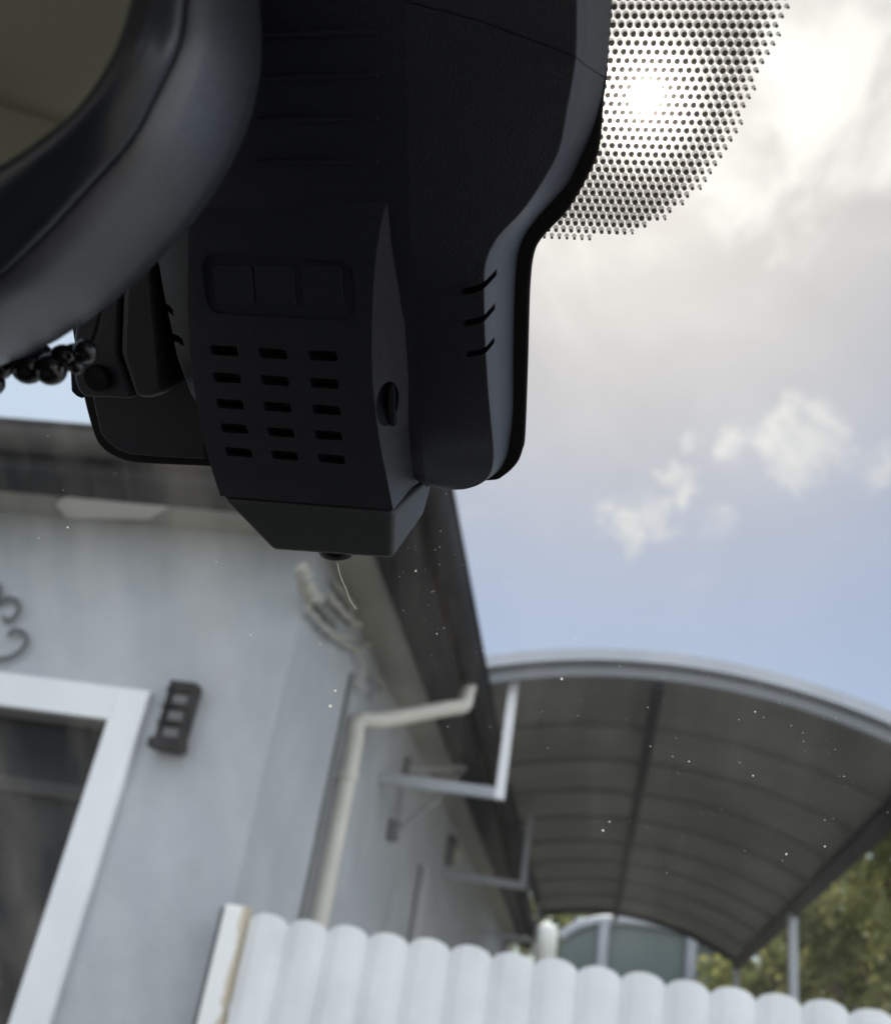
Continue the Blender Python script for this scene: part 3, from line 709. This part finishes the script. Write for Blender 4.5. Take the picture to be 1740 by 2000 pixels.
for i in range(nr): rws.append([bm.verts.new(W(*c[i])) for c in cols])
wl = bm.edges.layers.float.new('bevel_weight_edge')
for i in range(nr-1):
    for j in range(len(cols)-1): bm.faces.new([rws[i][j], rws[i][j+1], rws[i+1][j+1], rws[i+1][j]])
    bm.faces.new([rws[i][-1], rws[i][0], rws[i+1][0], rws[i+1][-1]])
bm.faces.new(rws[0]); bm.faces.new(list(reversed(rws[-1])))
bm.edges.ensure_lookup_table()
for i in range(nr-1):
    for j, wv in ((2, .6), (3, .8), (5, 1.0)):
        e = bm.edges.get((rws[i][j], rws[i+1][j]));
        if e: e[wl] = wv
for j in range(2, 5):
    e = bm.edges.get((rws[-1][j], rws[-1][j+1]))
    if e: e[wl] = .6
body = add('cover_body', bm, black_grain, cov)
md = body.modifiers.new('b', 'BEVEL'); md.limit_method = 'WEIGHT'; md.width = .0055; md.segments = 5; md.use_clamp_overlap = True
bake(body)
def uvprism(pts, h0, h1):
    b_ = bmesh.new(); prism(b_, [W(u, v, h0) for u, v in pts], [W(u, v, h1) for u, v in pts]); return b_
def slot_curve(pts, hh_, hd, h0, h1):
    """thin curved slot: centre line in photo pixels, half height in metres"""
    c = [np.array(T(x_, y_, hd)[:2]) for x_, y_ in pts]; c = catmull(c, 4)
    up_ = [tuple(p + np.array([0, hh_])) for p in c]; dn = [tuple(p - np.array([0, hh_])) for p in c]
    return uvprism(up_ + dn[::-1], h0, h1)
cutters = []
for dy, dx in ((0, 0), (64, 2), (128, 6)):
    cutters.append(slot_curve([(903+dx, 566+dy), (925+dx, 563+dy), (945+dx, 555+dy), (965+dx, 541+dy)], .0014, .057, .046, .08))
for dx, dy in ((0, 0), (20, 59)):
    cutters.append(slot_curve([(318+dx, 600+dy), (330+dx, 602+dy), (342+dx, 609+dy)], .0017, .056, .046, .08))
# seam of the upper cap
sa = [T(795, 3, .066), T(930, 38, .064), T(1080, 93, .062), T(1125, 111, .060), T(1155, 132, .03), T(1186, 158, .006), T(1230, 190, .006)]
sp_ = [tuple(p[:2]) for p in sa]
cutters.append(uvprism([(u, v+.0002) for u, v in sp_] + [(u, v-.0002) for u, v in sp_[::-1]], .001, .09))
cut(body, cutters, 30)
bm = bmesh.new()
gas = [(1200, -270), (1197, -60), (1195, 0), (1190, 72), (1184, 155), (1179, 193), (1170, 290), (1146, 348), (1108, 411), (1059, 464), (1042, 498), (1035, 555), (1032, 640), (1030, 716), (1025, 850), (1020, 880), (1009, 906), (984, 930), (955, 940), (850, 936), (600, 922), (410, 912), (300, 907), (255, 903), (225, 893), (200, 876), (184, 850), (165, 783), (150, 700), (120, 500), (90, 200), (60, -270)]
G0 = [tuple(p) for p in catmull([T(x_, y_, .0045)[:2] for x_, y_ in gas], 4, closed=True)]
prism(bm, [W(u, v, .0006) for u, v in G0], [W(u, v, .0045) for u, v in G0]); add('base_gasket', bm, rubber, cov, bevel=(.0012, 2))
# raised inner panel on the left of the base
lp = [(400, 770), (402, 897), (300, 892), (258, 888), (232, 879), (210, 862), (197, 845), (183, 783), (175, 700), (250, 600), (380, 600)]
L0 = [T(x_, y_, .007)[:2] for x_, y_ in lp]
bm = bmesh.new(); prism(bm, [W(u, v, .0046) for u, v in L0], [W(u, v, .0075) for u, v in L0]); add('base_panel', bm, black_grain, cov, bevel=(.001, 2))
for (yl, yr) in ((74, 67), (158, 151), (240, 236), (322, 319)):
    a = T(500, yl-5, .0672); b = T(738, yr-4, .0678); hb = .00085
    bm = bmesh.new()
    q = [(a[0], a[1]-hb), (b[0], b[1]-hb), (b[0], b[1]+hb), (a[0], a[1]+hb)]
    prism(bm, [W(u, v, .0655) for u, v in q], [W(u, v, .0682) for u, v in q]); add('rib', bm, black_grain, cov, bevel=(.0003, 2))

# ------------------------------------------------------------------ dashcam
dc = thing('dash_camera', 'black dashboard camera with slotted grille mounted over the sensor cover', 'dash camera', tuple(W(-.14, .03, .002)))
# rows: (v, u_left_front, u_right_front, h_front, u_left_base, u_right_base, h_base)
def drow(yl, xl, yr, xr, h, el_=.002, er=.010):
    a = T(xl, yl, h); b = T(xr, yr, h)
    return a, b
rowsL = [(388, 372), (430, 369), (500, 367), (600, 367), (700, 372), (780, 383), (870, 401), (930, 418), (969, 431)]
rowsR = [(388, 757), (430, 746), (500, 734), (600, 727), (700, 726), (780, 731), (870, 743), (930, 755), (996, 768)]
hs = [.0670, .0684, .0691, .0685, .067, .065, .062, .0595, .057]
bm = bmesh.new(); Rr = []
for (yl, xl), (yr, xr), h_ in zip(rowsL, rowsR, hs):
    a = T(xl, yl, h_ - (.0026 if yl == 388 else .0008 if yl == 430 else 0)); b = T(xr, yr, h_)
    Rr.append((a, b, h_))
LA = catmull([r[0] for r in Rr], 3); RA = catmull([r[1] for r in Rr], 3)
MD = catmull([(.0003, .0672), (.0036, .0655), (.0078, .0628), (.0108, .0596), (.0124, .0560), (.0120, .0510), (.0096, .0450), (.0066, .0400), (.0032, .032)], 3)
def body_ring(a, b, md_, hb, dl=.004, dr=.011):
    return [W(a[0]-dl, a[1], hb), W(a[0], a[1], a[2]), W(b[0], b[1], b[2]), W(b[0]+md_[0], b[1], md_[1]), W(b[0]+max(dr, md_[0]+.0005), b[1], hb)]
R = [body_ring(a, b, m_, .009) for a, b, m_ in zip(LA, RA, MD)]
rings(bm, R)
bm.edges.ensure_lookup_table(); wl = bm.edges.layers.float.new('bevel_weight_edge')
bm.verts.ensure_lookup_table()
for i in range(len(R)-1):
    for j, wv in ((1, .35), (2, 1.0)):
        e = bm.edges.get((bm.verts[i*5+j], bm.verts[(i+1)*5+j]))
        if e: e[wl] = wv
shell = add('camera_shell', bm, black_grain, dc)
md = shell.modifiers.new('b', 'BEVEL'); md.limit_method = 'WEIGHT'; md.width = .0044; md.segments = 6
bake(shell)
grid = [[(438, 685), (443.5, 738), (450, 789), (458, 837), (467, 883)], [(533, 691), (537, 743.5), (542, 795), (548, 845), (556, 890)], [(630.6, 695), (633.6, 749), (637.5, 801), (641, 851), (647, 897)]]
hrow = [.0672, .0660, .0645, .0630, .0612]
cs_ = []
def rrect(cu, cv, a, b, r, sk=0, n=4):
    pts = []
    for (sx, sy, a0) in ((1, 1, 0), (-1, 1, 90), (-1, -1, 180), (1, -1, 270)):
        for k in range(n+1):
            t_ = R_(a0+90*k/n); pts.append((cu+sx*(a-r)+r*math.cos(t_), cv+sy*(b-r)+r*math.sin(t_)))
    return [(u + (v-cv)*sk, v) for u, v in pts]
b2 = bmesh.new()
for col in grid:
    for (p, h_) in zip(col, hrow):
        u, v, _ = T(p[0], p[1], h_)
        pts = rrect(u, v, .0062, .00225, .0009, sk=-.08)
        prism(b2, [W(a, b, h_-.006) for a, b in pts], [W(a, b, h_+.01) for a, b in pts])
ku = [T(x_, 563, .0685) for x_ in (542,)]
u0, v0, _ = T(543, 562, .069)
pts = rrect(u0, v0, .0325, .0125, .0065, n=5)
b3 = bmesh.new(); prism(b3, [W(a, b, .0676) for a, b in pts], [W(a, b, .08) for a, b in pts])
# thumb scoop on the right edge
su, sv, _ = T(748, 792, .061)
b4 = bmesh.new(); bmesh.ops.create_uvsphere(b4, u_segments=24, v_segments=16, radius=1, matrix=Matrix.Translation(W(su+.0022, sv, .0600)) @ Matrix([[U[i], V[i], H[i]] for i in range(3)]).to_4x4() @ Matrix.Diagonal((.0056, .0108, .0070, 1)))
cut(shell, [b2, b3, b4], 30)
for x_ in (456, 537, 630):
    u, v, _ = T(x_, 556, .068); bm = bmesh.new(); pts = rrect(u, v, .0084, .0082, .0015)
    prism(bm, [W(a, b, .0660) for a, b in pts], [W(a, b, .0682) for a, b in pts]); add('button', bm, black_grain, dc, bevel=(.0004, 2))
# release catch in the scoop
u, v, _ = T(752, 792, .058)
bm = bmesh.new(); pr_ = [(u+.0022, v-.0100), (u+.0012, v-.0060), (u+.0008, v), (u+.0012, v+.0060), (u+.0022, v+.0100), (u+.0042, v+.0100), (u+.0042, v-.0100)]
prism(bm, [W(a, b, .047) for a, b in pr_], [W(a, b, .0575) for a, b in pr_]); add('catch', bm, black_smooth, dc, bevel=(.0006, 2))
# lower section, tapering to the bottom
tl, tr_ = T(431, 971, .0567), T(768, 998, .0567)
bl2, br2 = T(533, 1077, .0520), T(767, 1094, .0520)
bm = bmesh.new()
top_ring = [W(tl[0]-.003, tl[1]-.0004, .009), W(tl[0], tl[1]-.0004, tl[2]), W(tr_[0], tr_[1]-.0004, tr_[2]), W(tr_[0]+.0105, tr_[1]-.0004, .009)]
bot_ring = [W(bl2[0]-.001, bl2[1]+.002, .012), W(bl2[0], bl2[1], bl2[2]), W(br2[0], br2[1], br2[2]), W(br2[0]+.006, br2[1]+.003, .007)]
rings(bm, [top_ring, bot_ring])
add('lower_section', bm, mat('charcoal grained plastic', (.050, .055, .062), .5, .5, bump=(1500, .0003)), dc, bevel=(.003, 4), smooth=35)
lb = T(652, 1084, .044)
bm = bmesh.new(); c_ = W(lb[0], lb[1]+.001, .036); ax_ = -V
tube(bm, [c_ + V*.004, c_, c_ - V*.0030, c_ - V*.0042], [.0115, .0112, .0100, .005], 24); add('lens_ring', bm, gloss_black, dc, smooth=40)

# ------------------------------------------------------------------ small camera module left of the dashcam
cm = thing('camera_module', 'small black camera module with round screw lens behind the mirror', 'camera module', tuple(TW(230, 740, .01)))
front = [(150, 600), (140, 700), (145, 745), (152, 765), (165, 777), (262, 780), (232, 690), (235, 600), (240, 500)]
side = [(240, 500), (235, 600), (232, 690), (262, 780), (292, 781), (326, 772), (320, 700), (300, 480)]
f0 = [T(x_, y_, .040)[:2] for x_, y_ in front]
bm = bmesh.new(); prism(bm, [W(u+.004, v, .0080) for u, v in f0], [W(u, v, .040) for u, v in f0]); add('module_body', bm, black_grain, cm, bevel=(.002, 3), smooth=35)
s0 = [(T(x_, y_, h_)) for (x_, y_), h_ in zip(side, (.0425,)*8)]
bm = bmesh.new(); prism(bm, [W(u+.003, v+.001, .0080) for u, v, h_ in s0], [W(*p) for p in s0]); add('module_cheek', bm, black_grain, cm, bevel=(.004, 4), smooth=50)
b0_ = [T(x_, y_, .0205)[:2] for x_, y_ in ((136, 700), (139, 765), (150, 775), (162, 780), (170, 700))]
bm = bmesh.new(); prism(bm, [W(u, v, .0080) for u, v in b0_], [W(u, v, .0205) for u, v in b0_]); add('module_flange', bm, black_smooth, cm, bevel=(.001, 2))
lu = T(192, 738, .041)
c_ = W(*lu); bm = bmesh.new(); tube(bm, [c_-H*.002, c_+H*.0012, c_+H*.0016, c_+H*.0002], [.0066, .0066, .0054, .0050], 28); add('lens_ring', bm, mat('worn black ring', (.004, .004, .005), .5, .3), cm, smooth=30)
bm = bmesh.new(); tube(bm, [c_-H*.002, c_+H*.0006, c_+H*.0010], [.0036, .0036, .0018], 20); add('lens', bm, gloss_black, cm, smooth=50)

# ------------------------------------------------------------------ rear view mirror
nm = Vector(RW @ np.array([-.20, .16, .966])).normalized()     # faces down into the cabin
M0 = Vector(CAM) + Vector(ray(120, 150))*.30
ex = nm.orthogonal().normalized(); ey = nm.cross(ex)
def MP(px, py, dep):
    """pixel ray against the mirror plane moved back by dep"""
    d = Vector(ray(px, py)); c = Vector(CAM); q = M0 - nm*dep; return c + d*((q-c).dot(nm)/d.dot(nm))
mir = thing('rear_view_mirror', 'black framed rear view mirror hanging at top left of the view', 'mirror', tuple(MP(-330, 60, .05)))
cpx = (-330, 60)
def ring_m(pts, dep, pull=0, grow=0):
    P = [MP(x_, y_, dep) for x_, y_ in pts]; c = MP(*cpx, 0) - nm*dep
    Q = P + [c*2 - p for p in P]
    Q = [Vector(p) for p in catmull(Q, 4, closed=True)]
    if pull: Q = [p + (c-p).normalized()*pull for p in Q]
    return Q
gl = [(225, -200), (252, -110), (260, -50), (256, 0), (222, 103), (155, 207), (67, 280), (0, 322), (-120, 378), (-300, 425), (-520, 445), (-780, 425)]
sm = [(335, -230), (362, -120), (370, -55), (366, 0), (352, 93), (310, 181), (259, 274), (181, 362), (78, 470), (-40, 568), (-260, 650), (-560, 680)]
so = [(455, -260), (487, -150), (500, -60), (509, 25), (510, 130), (493, 222), (463, 300), (414, 385), (340, 478), (200, 606), (-10, 718), (-420, 800)]
def lerp_r(a, b, t): return [(x0+(x1-x0)*t, y0+(y1-y0)*t) for (x0, y0), (x1, y1) in zip(a, b)]
# reflective glass
bm = bmesh.new(); rings(bm, [ring_m(gl, .0015), ring_m(gl, 0.0)])
mg = bpy.data.materials.new('mirror glass'); mg.use_nodes = True; b = mg.node_tree.nodes['Principled BSDF']; b.inputs['Metallic'].default_value = 1; b.inputs['Base Color'].default_value = (.50, .52, .50, 1); b.inputs['Roughness'].default_value = .03
add('mirror_glass', bm, mg, mir)
bm = bmesh.new()
rs_ = [ring_m(gl, .002), ring_m(gl, -.0012), ring_m(lerp_r(gl, sm, .18), -.0022), ring_m(lerp_r(gl, sm, .55), .001), ring_m(lerp_r(gl, sm, .9), .0065), ring_m(lerp_r(gl, sm, .985), .009), ring_m(sm, .012)]
rings(bm, rs_, cap0=False, cap1=True); add('bezel', bm, black_smooth, mir, smooth=60)
bm = bmesh.new()
r0 = ring_m(sm, .0105, -.0004); 
rs_ = [ring_m(sm, .0125, .001), ring_m(sm, .0105, -.0006), ring_m(lerp_r(sm, so, .10), .0118), ring_m(lerp_r(sm, so, .35), .020), ring_m(lerp_r(sm, so, .65), .033), ring_m(lerp_r(sm, so, .88), .046), ring_m(so, .056), ring_m(so, .066, .003), ring_m(so, .075, .012), ring_m(so, .080, .025)]
rings(bm, rs_); add('shell', bm, black_shell, mir, smooth=60)
# arm from the mirror up to the sensor cover
a = MP(60, 250, .075); b = W(-.20, .235, .065)
bm = bmesh.new(); tube(bm, [a, a.lerp(b, .5)+Vector((0, 0, .004)), b], [.012, .010, .014], 14); add('mount_arm', bm, black_smooth, mir, smooth=60)

# ------------------------------------------------------------------ string of black beads hung from the mirror
bd = thing('bead_string', 'string of glossy black beads dangling below the mirror', 'bead string', tuple(MP(60, 715, .06)))
def bead(px, py, dep, r, sx=1.0):
    bm = bmesh.new(); c = MP(px, py, dep)
    bmesh.ops.create_uvsphere(bm, u_segments=20, v_segments=14, radius=r, matrix=Matrix.Translation(c) @ Matrix.Diagonal((sx, 1, 1, 1)))
    add('bead', bm, gloss_black, bd, smooth=80)
for (px, py, r, dep) in ((-6, 712, .0056, .07), (-16, 748, .0045, .07), (56, 718, .0056, .07), (100, 722, .0053, .07), (78, 698, .0050, .078), (124, 700, .0048, .074), (150, 716, .0026, .068), (168, 686, .0040, .070), (146, 694, .0042, .076)): bead(px, py, dep, r)
bm = bmesh.new(); pts = [MP(x_, y_, .076) for x_, y_ in ((-20, 735), (30, 715), (80, 712), (120, 700), (150, 690), (185, 665), (200, 610))]
tube(bm, [Vector(p) for p in catmull(pts, 3)], .0012, 6); add('cord', bm, rubber, bd, smooth=60)
